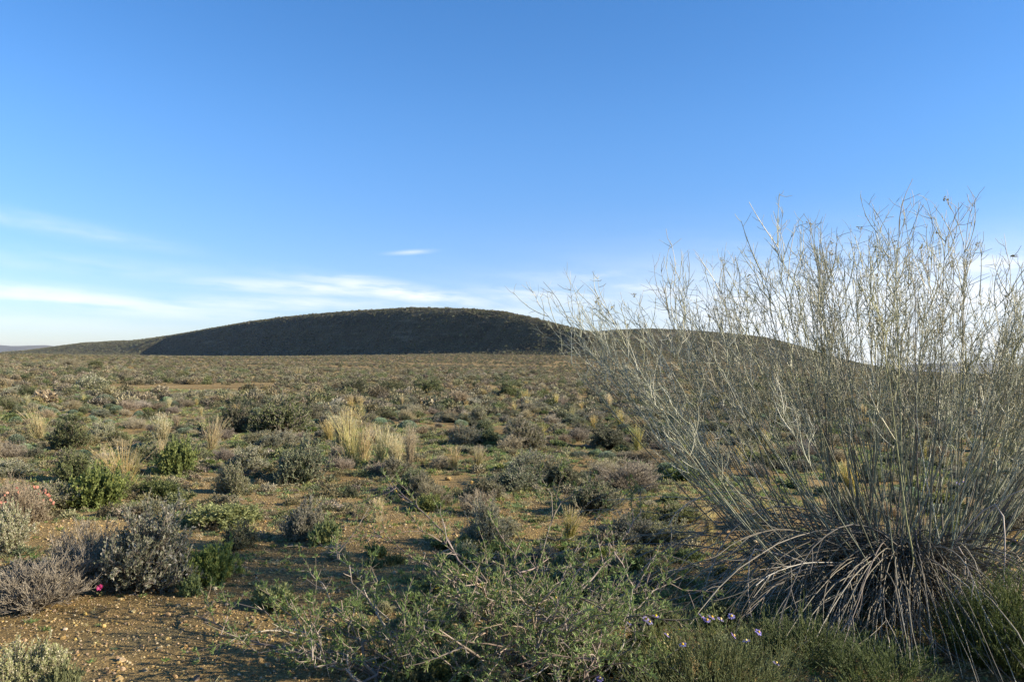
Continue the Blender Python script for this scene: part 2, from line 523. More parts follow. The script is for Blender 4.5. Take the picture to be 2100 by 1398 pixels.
S2 = sil([(1000, 745), (1080, 720), (1150, 694), (1210, 681), (1260, 677), (1330, 674), (1400, 677), (1460, 681), (1500, 684), (1560, 691), (1620, 707), (1680, 727), (1740, 744), (1800, 757), (1860, 764), (1950, 769)], 1060.0)


def hill1(x, y):
    base = hg(x, y)
    yr = np.interp(x, RX, RIDGE[1])
    rz = np.interp(x, S1[:, 0], S1[:, 1])
    hr = np.maximum(rz - hg(x, yr), 0)
    yf = yr - np.maximum(hr, 6) * np.interp(x + 90 * (fbm(x * .012, y * .02, 3, 14) - .5), RUNX, RUNV) + 14 * (fbm(x * .02, x * 0, 3, 4) - .5)
    t = np.clip((y - yf) / (yr - yf), 0, 1)
    s = np.where(y < yr, 3 * t ** 2 - 2 * t ** 3, 1 - sm(y, yr, yr + 260))
    n = (fbm(x * .02, y * .02, 5, 21) - .5) * 7 * s * (1 - s) * np.clip(hr / 40, 0, 1) * 2 + (fbm(x * .15, y * .15, 3, 22) - .5) * 1.6 * np.clip(hr * s / 10, 0, 1)
    return base + hr * s + n - .6 * (1 - np.clip(hr * s / 1.0, 0, 1))


def hill2(x, y):
    YR2 = 1060.0
    base = hg(x, y)
    rz = np.interp(x, S2[:, 0], S2[:, 1])
    hr = np.maximum(rz - hg(x, np.full_like(x, YR2)), 0)
    yf = 860 + 20 * (fbm(x * .02, x * 0, 3, 41) - .5)
    t = np.clip((y - yf) / (YR2 - yf), 0, 1)
    s = np.where(y < YR2, 3 * t ** 2 - 2 * t ** 3, 1 - sm(y, YR2, YR2 + 260))
    n = (fbm(x * .02, y * .02, 5, 31) - .5) * 7 * s * (1 - s) * np.clip(hr / 30, 0, 1) * 2 + (fbm(x * .15, y * .15, 3, 32) - .5) * 1.4 * np.clip(hr * s / 10, 0, 1)
    return base + hr * s + n - .6 * (1 - np.clip(hr * s / 1.0, 0, 1))


X, Y = np.meshgrid(np.linspace(-1750, 420, 560), np.linspace(540, 2800, 620), indexing='ij')
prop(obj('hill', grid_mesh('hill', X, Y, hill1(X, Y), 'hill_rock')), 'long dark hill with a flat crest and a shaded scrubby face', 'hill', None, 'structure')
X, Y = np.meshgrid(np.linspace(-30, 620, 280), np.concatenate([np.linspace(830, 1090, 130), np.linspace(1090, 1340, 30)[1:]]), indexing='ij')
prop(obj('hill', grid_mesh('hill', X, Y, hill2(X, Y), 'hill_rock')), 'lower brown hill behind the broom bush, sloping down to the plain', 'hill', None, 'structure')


def mountains(pts, yr, label, seed):
    S = sil(pts, yr)
    X, Y = np.meshgrid(np.linspace(S[0, 0], S[-1, 0], 160), np.linspace(yr - 1100, yr + 1100, 40), indexing='ij')
    rz = np.interp(X, S[:, 0], S[:, 1])
    t = 1 - np.abs(Y - yr) / 1100
    Z = rz * (3 * t ** 2 - 2 * t ** 3) * (1 + .25 * (fbm(X * .003, Y * .003, 4, seed) - .5)) - 3
    prop(obj('mountains', grid_mesh('mountains', X, Y, Z, 'far_rock')), label, 'mountains', None, 'structure')


mountains([(-700, 716), (-500, 712), (-300, 710), (-150, 710), (-40, 707), (40, 709), (90, 708), (150, 712), (220, 718), (300, 724)], 12500., 'pale blue mountain line far off beyond the hill\'s low end', 3)
mountains([(1700, 760), (1780, 755), (1830, 750), (1900, 745), (1990, 743), (2050, 747), (2110, 743), (2250, 749), (2400, 757), (2700, 776)], 11500., 'pale blue flat-topped mountain line far off behind the broom bush', 9)

# ------------------------------------------------------------------ broom bush
BB = ground_at(1850, 1258)


def build_broom():
    root = bpy.data.objects.new('broom_bush', None); COL.objects.link(root); root.location = BB
    prop(root, 'tall silvery broom bush with hundreds of whippy stems above a skirt of dead ones', 'bush')
    TAKEN.append((BB[0], BB[1], 1.0))
    U = [-2.15, -1.75, -1.1, -.75, -.2, .2, .7, 1.3, 1.8]
    HH = [1.75, 1.90, 1.98, 2.27, 2.33, 2.25, 2.06, 1.85, 1.5]

    def stems(n, umin, umax, klo, khi, r0, vs=.42):
        u = umin + (umax - umin) * rng.random(n) ** .82
        h = np.interp(u, U, HH) * rng.uniform(klo, khi, n)
        v = np.clip(rng.normal(.08, vs * .9, n), -.55, .9)
        tip = np.stack([u, v, h], 1)
        an = rng.uniform(0, 6.28, n); rr = .30 * np.sqrt(rng.random(n))
        p0 = np.stack([rr * np.cos(an) + u * .14, rr * np.sin(an) + v * .2, np.full(n, -.04)], 1)
        p1 = p0 + (tip - p0) * np.stack([rng.uniform(.5, .68, n), rng.uniform(.5, .68, n), rng.uniform(.38, .5, n)], 1)
        P = bez(p0, p1, tip, 14, .009)
        return P, taper(n, 14, r0, .0013)

    def twigs(P, n1, n2, l1, l2, t0=.63):
        a = side_shoots(P, n1, t0, 1., .52, l1, 5, .25, .5)
        b = side_shoots(a, n2, .3, 1., .75, l2, 3, .1, .5, .5)
        return a, b

    def geo_of(P, rad, tw, mat='broom_stem', sides=5):
        g = Geo()
        n, K = len(P), P.shape[1]
        ti = np.clip(np.linspace(.05, .65, K)[None] + rng.normal(0, .22, (n, 1)), 0, 1)
        v, q = tubes(P, rad, sides); g.add(v, q, np.repeat(ti.ravel(), sides), mat)
        a, b = tw
        v, q = tubes(a, taper(len(a), 5, .0026, .0012)); g.add(v, q, np.repeat(np.repeat(rng.uniform(.5, 1, len(a)), 5), 3), mat)
        v, q = tubes(b, taper(len(b), 3, .0015, .0009)); g.add(v, q, np.repeat(np.repeat(rng.uniform(.5, 1, len(b)), 3), 3), mat)
        return g
    heads = []
    # the hundred stems that show largest: parts of their own
    P, rad = stems(62, -1.75, 1.4, .8, 1.0, .0062)
    P2, rad2 = stems(36, -1.6, 1.2, .5, .8, .0066, .5)
    P = np.concatenate([P, P2]); rad = np.concatenate([rad, rad2])
    a, b = twigs(P, 13, 5, .26, .09)
    for k in range(len(P)):
        tw = (a[k * 13:(k + 1) * 13], b[k * 65:(k + 1) * 65])
        o = obj('stem', geo_of(P[k:k + 1], rad[k:k + 1], tw).mesh('stem'), root)
    heads.append(a)
    # the rest
    P, rad = stems(165, -1.8, 1.75, .5, 1.0, .0046, .5)
    Px, radx = stems(14, -2.15, -1.7, .85, 1.04, .0045, .3)
    P = np.concatenate([P, Px]); rad = np.concatenate([rad, radx])
    tw = twigs(P, 9, 4, .24, .085, .70)
    prop(obj('thin_stems', geo_of(P, rad, tw).mesh('thin_stems'), root), None, None, None, 'stuff')
    heads.append(tw[0])
    # seed heads at the twig ends
    E = np.concatenate([h[:, -1] for h in heads]); E = E[(E[:, 2] > 1.1) & (rng.random(len(E)) < .05)]
    b = np.repeat(E, 9, 0) + rng.normal(0, .006, (len(E) * 9, 3))
    g = Geo(); g.add(*leaves(b, rng.normal(size=b.shape), .016, .009), tint4(len(b)), 'seed_head')
    prop(obj('seed_heads', g.mesh('seed_heads'), root), None, None, None, 'stuff')
    # drooping dead stems round the foot
    for k in range(70):
        hub = rng.uniform(.12, .42)
        if k < 36:                                    # skirt towards the front and the side
            an = R(160) + R(110) * rng.random() ** 1.5; out = rng.uniform(.4, 1.35); top = hub + rng.uniform(.05, .4); end = rng.uniform(0, .14)
        elif k < 60:                                  # long low arcs to the open side
            an = rng.uniform(R(140), R(210)); out = rng.uniform(1.1, 2.0); top = hub + rng.uniform(.05, .4); end = rng.uniform(.05, .5)
        else:
            an = rng.uniform(R(-60), R(150)); out = rng.uniform(.7, 1.3); top = hub + rng.uniform(.2, .5); end = rng.uniform(0, .2)
        dr = np.array([math.cos(an), math.sin(an), 0])
        p0 = dr * rng.uniform(.0, .2) + np.array([rng.normal(0, .06), rng.normal(0, .06), hub])
        p2 = dr * out + np.array([rng.normal(0, .12), rng.normal(0, .12), end]); p1 = dr * out * rng.uniform(.4, .9) + np.array([0, 0, top * 1.3])
        Pk = bez(p0[None], p1[None], p2[None], 12, .008)
        g = Geo(); ti = np.clip(np.linspace(.1, .7, 12) + rng.normal(0, .2), 0, 1)
        v, q = tubes(Pk, taper(1, 12, .0052 if k < 36 else .0040, .0018), 5); g.add(v, q, np.repeat(ti, 5), 'dead_stem')
        a = side_shoots(Pk, 7, .5, 1, .5, .2, 4, -.15, .4)
        v, q = tubes(a, taper(len(a), 4, .0024, .0011)); g.add(v, q, .6, 'dead_stem')
        obj('drooping_stem', g.mesh('drooping_stem'), root)
    # the finer dead stems of the skirt
    n = 440
    an = R(150) + R(190) * rng.random(n) ** 1.1; out = rng.uniform(.25, 1.3, n)[:, None]; hub = rng.uniform(.03, .42, n)
    dr = np.stack([np.cos(an), np.sin(an), np.zeros(n)], 1); zz = np.array([[0, 0, 1.]])
    p0 = dr * rng.uniform(0, .2, (n, 1)) + rng.normal(0, .05, (n, 3)) * np.array([1, 1, 0]) + zz * hub[:, None]
    p2 = dr * out + rng.normal(0, .1, (n, 3)) * np.array([1, 1, 0]) + zz * rng.uniform(0, .1, (n, 1))
    p1 = dr * out * rng.uniform(.4, .9, (n, 1)) + zz * (hub + rng.uniform(.05, .28, n))[:, None] * 1.2
    Pk = bez(p0, p1, p2, 11, .008)
    g = Geo(); v, q = tubes(Pk, taper(n, 11, .0036, .0016), 4)
    g.add(v, q, np.repeat(np.clip(np.linspace(0, .45, 11)[None] + rng.normal(0, .2, (n, 1)), 0, 1).ravel(), 4), 'dead_stem')
    prop(obj('dead_stems', g.mesh('dead_stems'), root), None, None, None, 'stuff')
    # snapped stems: up and out, then a sharp kink and hanging down
    for an, o1, h1, o2 in ((-80, .45, .5, .5), (-55, .5, .72, .58), (196, 1.0, .42, 1.1), (-40, .6, .8, .66)):
        dr = np.array([math.cos(R(an)), math.sin(R(an)), 0])
        q0 = dr * .12; q1 = dr * o1 * .6 + np.array([0, 0, h1 * .85]); q2 = dr * o1 + np.array([0, 0, h1])
        q3 = dr * (o1 + .04) + np.array([.01, 0, h1 - .06]); q4 = dr * o2 + np.array([rng.normal(0, .05), 0, .03])
        up = bez(q0[None], q1[None], q2[None], 8, .004)[0]; dn = bez(q3[None], (q3 + q4)[None] / 2 + dr * .04, q4[None], 7, .006)[0]
        for m in range(1):
            sh = rng.normal(0, .03, 3) * m
            Pk = np.concatenate([up, dn])[None] + sh * np.linspace(0, 1, 15)[None, :, None]
            g = Geo(); v, q = tubes(Pk, taper(1, 15, .0052, .0022), 5)
            g.add(v, q, np.repeat(np.clip(np.linspace(.5, 1.0, 15), 0, 1), 5), 'dead_stem')
            obj('snapped_stem', g.mesh('snapped_stem'), root)


build_broom()


# ------------------------------------------------------------------ thorn bushes
def thorn_bush(px, py, targets, label, nsub=9, leafy=1.0):
    B = ground_at(px, py)
    root = bpy.data.objects.new('thorn_bush', None); COL.objects.link(root); root.location = B
    prop(root, label, 'bush')
    TAKEN.append((B[0], B[1], .5))
    fol = Geo()
    for (tx, ty, dd) in targets:                      # branch tip given as photo px and depth offset in metres
        d = ray(tx, ty); k = (B[1] + dd) / d[1]
        tip = CAM + d * k - B
        tip[2] = max(tip[2], .05)
        p0 = np.array([rng.normal(0, .10), rng.normal(0, .10), -.02])
        p1 = tip * np.array([.45, .45, .65]) + rng.normal(0, .06, 3)
        P = bez(p0[None], p1[None], tip[None], 9)
        P[:, 1:-1] += rng.normal(0, .018, (1, 7, 3))
        S = side_shoots(P, nsub, .15, 1, .9, .26, 5, .1, .5)
        S[:, 1:] += rng.normal(0, .006, (len(S), 4, 3))
        T = side_shoots(P, 8, .1, .95, 1.25, .065, 2)
        T2 = side_shoots(S, 5, .1, .95, 1.25, .045, 2)
        S2 = side_shoots(S, 3, .3, 1, .7, .12, 3, .1, .4)
        g = Geo()
        v, q = tubes(P, taper(1, 9, .0075, .0022), 5); g.add(v, q, np.repeat(np.clip(rng.normal(.5, .2, 9), 0, 1), 5), 'thorn_bark')
        v, q = tubes(S, taper(len(S), 5, .0038, .0013), 4); g.add(v, q, np.repeat(np.repeat(rng.uniform(.2, 1, len(S)), 5), 4), 'thorn_bark')
        g.add(*tubes(T, taper(len(T), 2, .0022, .0003)), .9, 'thorn_bark'); g.add(*tubes(T2, taper(len(T2), 2, .0016, .0003)), .8, 'thorn_bark')
        g.add(*tubes(S2, taper(len(S2), 3, .0018, .0009)), .6, 'thorn_bark')
        obj('branch', g.mesh('branch'), root)
        for Q, n in ((P, 14), (S, 8), (S2, 5)):
            b, t = along(Q, n, .2, 1)
            kk = rng.random(len(b)) < leafy; b, t = b[kk], t[kk]
            b = np.repeat(b, 5, 0); t = np.repeat(t, 5, 0)
            m = len(b)
            if m:
                fol.add(*leaves(b, nrm(t * .8 + rng.normal(size=t.shape) * .6 + np.array([0, 0, .35])), rng.uniform(.014, .032, m), rng.uniform(.0035, .006, m)), np.repeat(np.clip(rng.normal(.5, .2, m), 0, 1) ** 1.0, 4), 'thorn_leaf')
    obj('foliage', fol.mesh('foliage'), root)


thorn_bush(1060, 1375, [(800, 985, .5), (905, 1110, .1), (1165, 1005, .8), (1060, 1095, .3), (1010, 1150, -.1), (1270, 1130, .6), (1330, 1160, .2), (1130, 1165, 0), (960, 1180, -.3), (1230, 1200, -.2), (860, 1150, .2),
                        (1400, 1180, .5), (1110, 1220, -.4), (1190, 1110, .5), (1330, 1260, -.2), (900, 1290, -.5), (1040, 1180, .4), (1200, 1290, -.5), (760, 1090, .6), (1300, 1080, 1.0)],
           'sprawling thorny bush with pale spines and tall leafy shoots beside the broom bush', 6)
thorn_bush(800, 1400, [(400, 1262, .7), (480, 1235, .5), (560, 1290, .1), (620, 1180, .6), (700, 1230, .2), (760, 1160, .4), (860, 1240, .1), (820, 1300, -.2), (520, 1340, -.1), (640, 1350, -.3), (930, 1230, .3), (445, 1300, .3), (690, 1120, .9)],
           'low straggling thorn bush with grey spiny branches reaching out over the bare gravel', 6, .9)
thorn_bush(1200, 1440, [(1050, 1250, .2), (1150, 1230, .3), (1240, 1240, .2), (1000, 1330, 0), (1310, 1290, .2), (1390, 1330, .1), (1100, 1330, -.1), (1220, 1340, -.1), (930, 1370, 0), (1160, 1290, .5)],
           'dense low thorn bush with bare crossing twigs beside the purple daisies', 8, .9)


# ------------------------------------------------------------------ daisies
def daisy_heads(root, pts, n_pet=15, mat='petal', size=.014):
    for p, tilt in pts:
        ax = nrm(np.array([tilt[0], tilt[1], 1.0]))
        s1 = nrm(np.cross(ax, [0.3, 1, .2])); s2 = np.cross(ax, s1)
        a = np.arange(n_pet) * 2 * np.pi / n_pet + rng.uniform(0, 1)
        d = s1 * np.cos(a)[:, None] + s2 * np.sin(a)[:, None] - ax * .15 + rng.normal(0, .08, (n_pet, 3))
        g = Geo()
        dn = nrm(d); wdt = nrm(np.cross(dn, ax))
        b = p + dn * .004; L, Wd = size, .0048
        V = np.stack([b, b + dn * L * .6 - wdt * Wd * .5, b + dn * L, b + dn * L * .6 + wdt * Wd * .5], 1).reshape(-1, 3)
        g.add(V, np.arange(n_pet * 4).reshape(-1, 4), tint4(n_pet), mat)
        fl = obj('flower', g.mesh('flower'), root)
        # domed centre
        c = Geo(); th = np.linspace(0, 2 * np.pi, 9)[:-1]
        rings = [p + ax * z + (s1 * np.cos(th)[:, None] + s2 * np.sin(th)[:, None]) * r for z, r in ((0, .0055), (.003, .0052), (.005, .0035), (.006, .0005))]
        V = np.concatenate(rings); i = np.arange(32).reshape(4, 8); nx = np.roll(i, -1, 1)
        c.add(V, np.stack([i[:-1], nx[:-1], nx[1:], i[1:]], -1).reshape(-1, 4), .5, 'flower_centre')
        obj('flower_centre', c.mesh('flower_centre'), fl)


def wiry_clump(P0, w, h, n, mat_stem, mat_leaf, per):
    an = rng.uniform(0, 6.28, n); rr = w * .5 * np.sqrt(rng.random(n))
    p0 = np.stack([rr * np.cos(an) * .6, rr * np.sin(an) * .6, np.full(n, -.01)], 1)
    tip = np.stack([rr * np.cos(an) * 1.15, rr * np.sin(an) * 1.15, h * rng.uniform(.5, 1.0, n) * (1 - .6 * (rr / (w * .5)) ** 2)], 1) + rng.normal(0, .03, (n, 3))
    P = bez(p0, (p0 + tip) / 2 + rng.normal(0, .02, (n, 3)), tip, 7, .004)
    S = side_shoots(P, 6, .25, 1, .65, .10, 4, .3)
    g = Geo(); v, q = tubes(P, taper(n, 7, .0026, .0012)); g.add(v, q, np.repeat(np.repeat(rng.random(n), 7), 3), mat_stem)
    g.add(*tubes(S, taper(len(S), 4, .0014, .0008)), .6, mat_stem)
    b, t = along(np.concatenate([S]), per, .05, 1)
    b2, t2 = along(P, per * 3, .2, 1); b = np.concatenate([b, b2]); t = np.concatenate([t, t2])
    f = Geo(); m = len(b)
    f.add(*leaves(b, nrm(t + rng.normal(size=t.shape) * .5), rng.uniform(.008, .018, m), .003), np.repeat(np.clip(rng.normal(.5, .2, m), 0, 1), 4), mat_leaf)
    return g, f


def daisy_plant(px, py, w, h, n, flowers, label):
    B = ground_at(px, py)
    root = bpy.data.objects.new('daisy_plant', None); COL.objects.link(root); root.location = B
    prop(root, label, 'plant'); TAKEN.append((B[0], B[1], w * .5))
    g, f = wiry_clump(B, w, h, n, 'feather_leaf', 'thorn_leaf', 4)
    obj('stems', g.mesh('stems'), root); obj('foliage', f.mesh('foliage'), root)
    st = Geo(); hp = []
    for fx, fy, dd in flowers:
        d = ray(fx, fy); k = (B[1] + dd) / d[1]; p = CAM + d * k - B
        base = np.array([p[0] * .7, p[1] * .7, 0.02])
        P = bez(base[None], (base * .4 + p * .6 + np.array([0.01, 0, .02]))[None], p[None], 7)
        st.add(*tubes(P, taper(1, 7, .002, .0012)), .4, 'feather_leaf')
        hp.append((p, rng.normal(0, .4, 2) + np.array([.3, -.3])))
    obj('flower_stalks', st.mesh('flower_stalks'), root)
    daisy_heads(root, hp)


daisy_plant(1455, 1440, .72, .32, 250, [(1325, 1268, .1), (1332, 1274, .05), (1290, 1275, .2), (1368, 1300, 0), (1440, 1262, .1), (1450, 1270, .02), (1460, 1264, 0), (1400, 1320, -.1), (1556, 1295, .05), (1345, 1262, .12), (1478, 1268, .1), (1500, 1262, .05), (1505, 1302, 0), (1530, 1312, -.1), (1592, 1358, 0), (1230, 1390, -.1)],
            'wiry green daisy clump with purple yellow-centred flowers in front of the broom bush')
daisy_plant(1960, 1170, .5, .45, 120, [(1975, 985, .2), (1965, 990, .25), (2020, 1108, .1), (2085, 1108, .1), (2010, 1085, .2), (1870, 1262, -.6)],
            'small purple daisy plant half hidden among the broom bush stems')


# feathery yellow-green shrubs against the broom
def feathery(px, py, w, h, n, label):
    B = ground_at(px, py)
    root = bpy.data.objects.new('feathery_shrub', None); COL.objects.link(root); root.location = B
    prop(root, label, 'shrub')
    g, f = wiry_clump(B, w, h, n, 'feather_leaf', 'feather_leaf', 8)
    obj('stems', g.mesh('stems'), root); obj('foliage', f.mesh('foliage'), root)


feathery(2080, 1365, .60, .46, 480, 'bright feathery yellow-green shrub on the outer side of the broom bush')
feathery(1640, 1345, .45, .18, 100, 'low feathery green plant in the shade under the drooping dead broom stems')
feathery(1810, 1410, .5, .15, 90, 'low feathery green plant at the very front of the broom bush skirt')
feathery(1860, 1215, .45, .42, 260, 'dull feathery green shrub growing up through the middle of the broom bush')

# ------------------------------------------------------------------ the plants the photo shows one by one
N = [
    # kind, x, y, width, height, label, category
    ('grey_shrub', 290, 1205, 270, 185, 'large silver-grey shrub on the near gravel with bare twigs under its leaves', 'shrub'),
    ('twiggy_shrub', 70, 1245, 290, 112, 'sprawling dead brown shrub of bare twigs beside the large silver-grey shrub', 'shrub'),
    ('twiggy_shrub', 170, 1190, 190, 120, 'dark bare-twigged shrub between the dead brown shrub and the silver-grey shrub', 'shrub'),
    ('grey_shrub', 5, 1130, 130, 110, 'pale grey shrub behind the sprawling dead brown shrub', 'shrub'),
    ('green_herb', 425, 1195, 150, 80, 'bright green leafy herb tucked against the large silver-grey shrub', 'herb'),
    ('green_herb', 393, 1220, 66, 38, 'small bright green herb on the gravel below the large silver-grey shrub', 'herb'),
    ('grey_shrub', 55, 1425, 170, 120, 'lavender-grey shrub nearest the camera at the edge of the bare gravel', 'shrub'),
    ('green_herb', 120, 1430, 90, 60, 'green herb growing out of the lavender-grey shrub nearest the camera', 'herb'),
    ('green_herb', 560, 1245, 130, 42, 'flat green herb with a few yellow leaves out on the bare gravel', 'herb'),
    ('green_herb', 190, 1040, 170, 85, 'lush green leafy bush beside the patch of bare brown soil', 'herb'),
    ('dark_shrub', 240, 1020, 120, 75, 'dark green bush behind the lush green leafy bush', 'shrub'),
    ('grass_tuft', 255, 1000, 84, 100, 'wide straw-coloured grass tuft rising behind the lush green leafy bush', 'grass tuft'),
    ('dark_shrub', 150, 985, 110, 60, 'grey-green bush touching the lush green leafy bush', 'shrub'),
    ('green_herb', 450, 1075, 200, 45, 'low spreading green herb patch in front of the small round grey shrub', 'herb'),
    ('green_herb', 330, 1020, 110, 40, 'yellow-green herb patch at the foot of the wide straw-coloured tuft', 'herb'),
    ('dark_shrub', 490, 1125, 110, 50, 'low dark green bush in the shadow of the round dark-grey shrub', 'shrub'),
    ('grey_shrub', 478, 1010, 82, 64, 'small round grey shrub standing alone on the brown soil', 'shrub'),
    ('grey_shrub', 618, 1105, 100, 88, 'round dark-grey shrub with a green herb at its foot', 'shrub'),
    ('green_herb', 665, 1118, 90, 50, 'bright green herb at the foot of the round dark-grey shrub', 'herb'),
    ('dark_shrub', 610, 985, 170, 100, 'big grey-green mound shrub in front of the straw grass tufts', 'shrub'),
    ('grey_shrub', 500, 965, 110, 52, 'low pale-green shrub joined to the big grey-green mound shrub', 'shrub'),
    ('green_herb', 620, 990, 36, 34, 'tiny yellow-green herb against the big grey-green mound shrub', 'herb'),
    ('grass_tuft', 332, 925, 56, 82, 'upright yellow grass tuft above the round yellow-green bush', 'grass tuft'),
    ('grass_tuft', 432, 925, 50, 76, 'upright yellow grass tuft beside the dark shade of the big dark-green shrub', 'grass tuft'),
    ('green_herb', 360, 972, 110, 70, 'round yellow-green bush below the upright yellow grass tuft', 'bush'),
    ('dark_shrub', 570, 888, 175, 85, 'big dark-green shrub standing highest on the middle plain', 'shrub'),
    ('dark_shrub', 480, 885, 90, 60, 'smaller dark shrub joined to the big dark-green shrub', 'shrub'),
    ('grass_tuft', 718, 950, 66, 112, 'tall greenish grass tuft, tallest of the row of tufts standing together', 'grass tuft'),
    ('grass_tuft', 700, 925, 60, 95, 'straw grass tuft directly behind the tall greenish tuft', 'grass tuft'),
    ('grass_tuft', 783, 952, 70, 88, 'wide straw grass tuft between the tall greenish one and the narrow one', 'grass tuft'),
    ('grass_tuft', 840, 966, 36, 100, 'narrow straw grass tuft at the end of the row of tufts', 'grass tuft'),
    ('grass_tuft', 745, 946, 56, 82, 'bleached grass tuft squeezed between the tall greenish tuft and the wide straw one', 'grass tuft'),
    ('grass_tuft', 812, 958, 44, 74, 'bleached grass tuft squeezed between the wide straw tuft and the narrow one', 'grass tuft'),
    ('grass_tuft', 215, 992, 56, 80, 'thinner straw tuft beside the wide straw-coloured tuft behind the lush green bush', 'grass tuft'),
    ('twiggy_shrub', 790, 972, 90, 30, 'low dead brown shrub under the row of straw grass tufts', 'shrub'),
    ('grass_tuft', 80, 900, 50, 70, 'pale grass tuft among grey shrubs near the orange-leaved shrub', 'grass tuft'),
    ('dark_shrub', 140, 920, 130, 62, 'wide grey-green shrub beside the pale grass tuft', 'shrub'),
    ('grey_shrub', 868, 1018, 90, 58, 'grey-green shrub beside the strip of bare soil in front of the narrow tuft', 'shrub'),
    ('green_herb', 880, 1045, 90, 32, 'low green herb in front of the grey-green shrub by the bare soil strip', 'herb'),
    ('grey_shrub', 1000, 1025, 95, 55, 'small grey shrub behind the blue-grey shrub of the thorny bush', 'shrub'),
    ('grey_shrub', 1000, 1125, 125, 105, 'dense blue-grey shrub standing just behind the sprawling thorny bush', 'shrub'),
    ('twiggy_shrub', 985, 1055, 120, 50, 'brown twiggy shrub touching the dense blue-grey shrub', 'shrub'),
    ('grey_shrub', 1085, 990, 120, 70, 'rounded grey shrub casting its shadow beside the dark fallen stems', 'shrub'),
    ('dark_shrub', 1215, 1050, 170, 75, 'dark twiggy shrub under the low reaching arms of the broom bush', 'shrub'),
    ('twiggy_shrub', 1290, 1000, 170, 60, 'dead grey twiggy shrub behind the low reaching arms of the broom bush', 'shrub'),
    ('grey_shrub', 1290, 1110, 150, 60, 'pale dry shrub below the low reaching arms of the broom bush', 'shrub'),
    ('grass_tuft', 978, 965, 40, 56, 'small fresh green grass tuft alone on the bare brown soil', 'grass tuft'),
    ('grey_shrub', 1082, 920, 115, 76, 'tall rounded grey shrub on the middle plain behind the green tuft', 'shrub'),
    ('grey_shrub', 950, 912, 80, 46, 'grey-purple shrub beside the tall rounded grey shrub', 'shrub'),
    ('green_herb', 1000, 912, 70, 32, 'yellow-green herb between the grey-purple and the tall rounded grey shrub', 'herb'),
    ('dark_shrub', 1250, 918, 120, 50, 'low dark shrub behind the outermost broom stems', 'shrub'),
    ('grey_shrub', 985, 868, 55, 40, 'upright grey-brown shrub on the red soil of the middle plain', 'shrub'),
    ('twiggy_shrub', 945, 832, 80, 40, 'brown shrub in front of the olive bushes of the far plain', 'shrub'),
    ('dark_shrub', 880, 806, 110, 34, 'wide olive bush in the row of olive bushes on the far plain', 'shrub'),
    ('dark_shrub', 1040, 812, 60, 30, 'short olive bush beside a pale yellow tuft on the far plain', 'shrub'),
    ('grass_tuft', 1078, 822, 24, 26, 'pale yellow grass tuft beside the short olive bush on the far plain', 'grass tuft'),
    ('dark_shrub', 730, 806, 90, 32, 'olive bush behind the straw tufts, near the pale dry soil', 'shrub'),
    ('cushion_plant', 215, 826, 34, 16, 'pale green cushion plant on the dark red soil, widest of its row', 'cushion plant'),
    ('cushion_plant', 340, 828, 26, 14, 'pale green cushion plant beside a dark bush on the middle plain', 'cushion plant'),
    ('cushion_plant', 656, 840, 28, 14, 'bright round cushion plant beside the big dark-green shrub', 'cushion plant'),
    ('cushion_plant', 960, 846, 22, 14, 'bright round cushion plant in front of the brown far-plain shrub', 'cushion plant'),
    ('twiggy_shrub', 140, 752, 60, 18, 'reddish brown shrub standing far out under the hill\'s low end', 'shrub'),
    ('dark_shrub', 195, 754, 50, 17, 'dark olive shrub beside the reddish brown shrub under the hill\'s low end', 'shrub'),
    ('dark_shrub', 842, 768, 28, 10, 'dark round bush alone on the plain below the middle of the hill', 'shrub'),
    ('dark_shrub', 1092, 768, 26, 10, 'dark round bush alone on the plain below the hill\'s sunlit slope', 'shrub'),
    ('grass_tuft', 610, 775, 26, 26, 'feathery pale grass tuft far out on the plain', 'grass tuft'),
]
for k, (kind, cx, by, wp, hp, lab, cat) in enumerate(N):
    plant(kind, cx, by, wp, hp, lab, cat, None, k)

# orange-leaved branch by the near edge
o = plant('twiggy_shrub', 40, 1075, 200, 110, 'bare brown shrub carrying a few orange leaves beside the lush green bush', 'shrub', None, 1, 'orange_leaved_shrub')
nb = 26
g = Geo(); dd = hemi(nb, .3, .9); bb = dd * np.array([.5, .5, .5]) * .95
bb = np.repeat(bb, 3, 0) + rng.normal(0, .012, (nb * 3, 3))
g.add(*leaves(bb, rng.normal(size=bb.shape), .045, .03), tint4(len(bb)), 'orange_leaf'); obj('orange_leaves', g.mesh('orange_leaves'), o)

# magenta flower
P = ground_at(208, 1222)
root = bpy.data.objects.new('magenta_flower', None); COL.objects.link(root); root.location = P
prop(root, 'single magenta flower at the dark foot of the large silver-grey shrub', 'flower')
g = Geo(); pth = bez(np.zeros((1, 3)), np.array([[.0, 0, .03]]), np.array([[0, -.02, .055]]), 5); g.add(*tubes(pth, taper(1, 5, .002, .0015)), .5, 'green_leaf')
g.add(*leaves(np.zeros((14, 3)) + np.array([0, 0, .01]), hemi(14, .1, .6), .035, .012), tint4(14), 'green_leaf'); obj('stalk', g.mesh('stalk'), root)
a = np.arange(16) * 2 * np.pi / 16; d = np.stack([np.cos(a), np.sin(a) * .5 - .2, np.sin(a) * .8 + .2], 1)
g = Geo(); g.add(*leaves(np.repeat([[0, -.02, .055]], 16, 0), d, .022, .008), tint4(16), 'magenta_petal'); obj('petals', g.mesh('petals'), root)


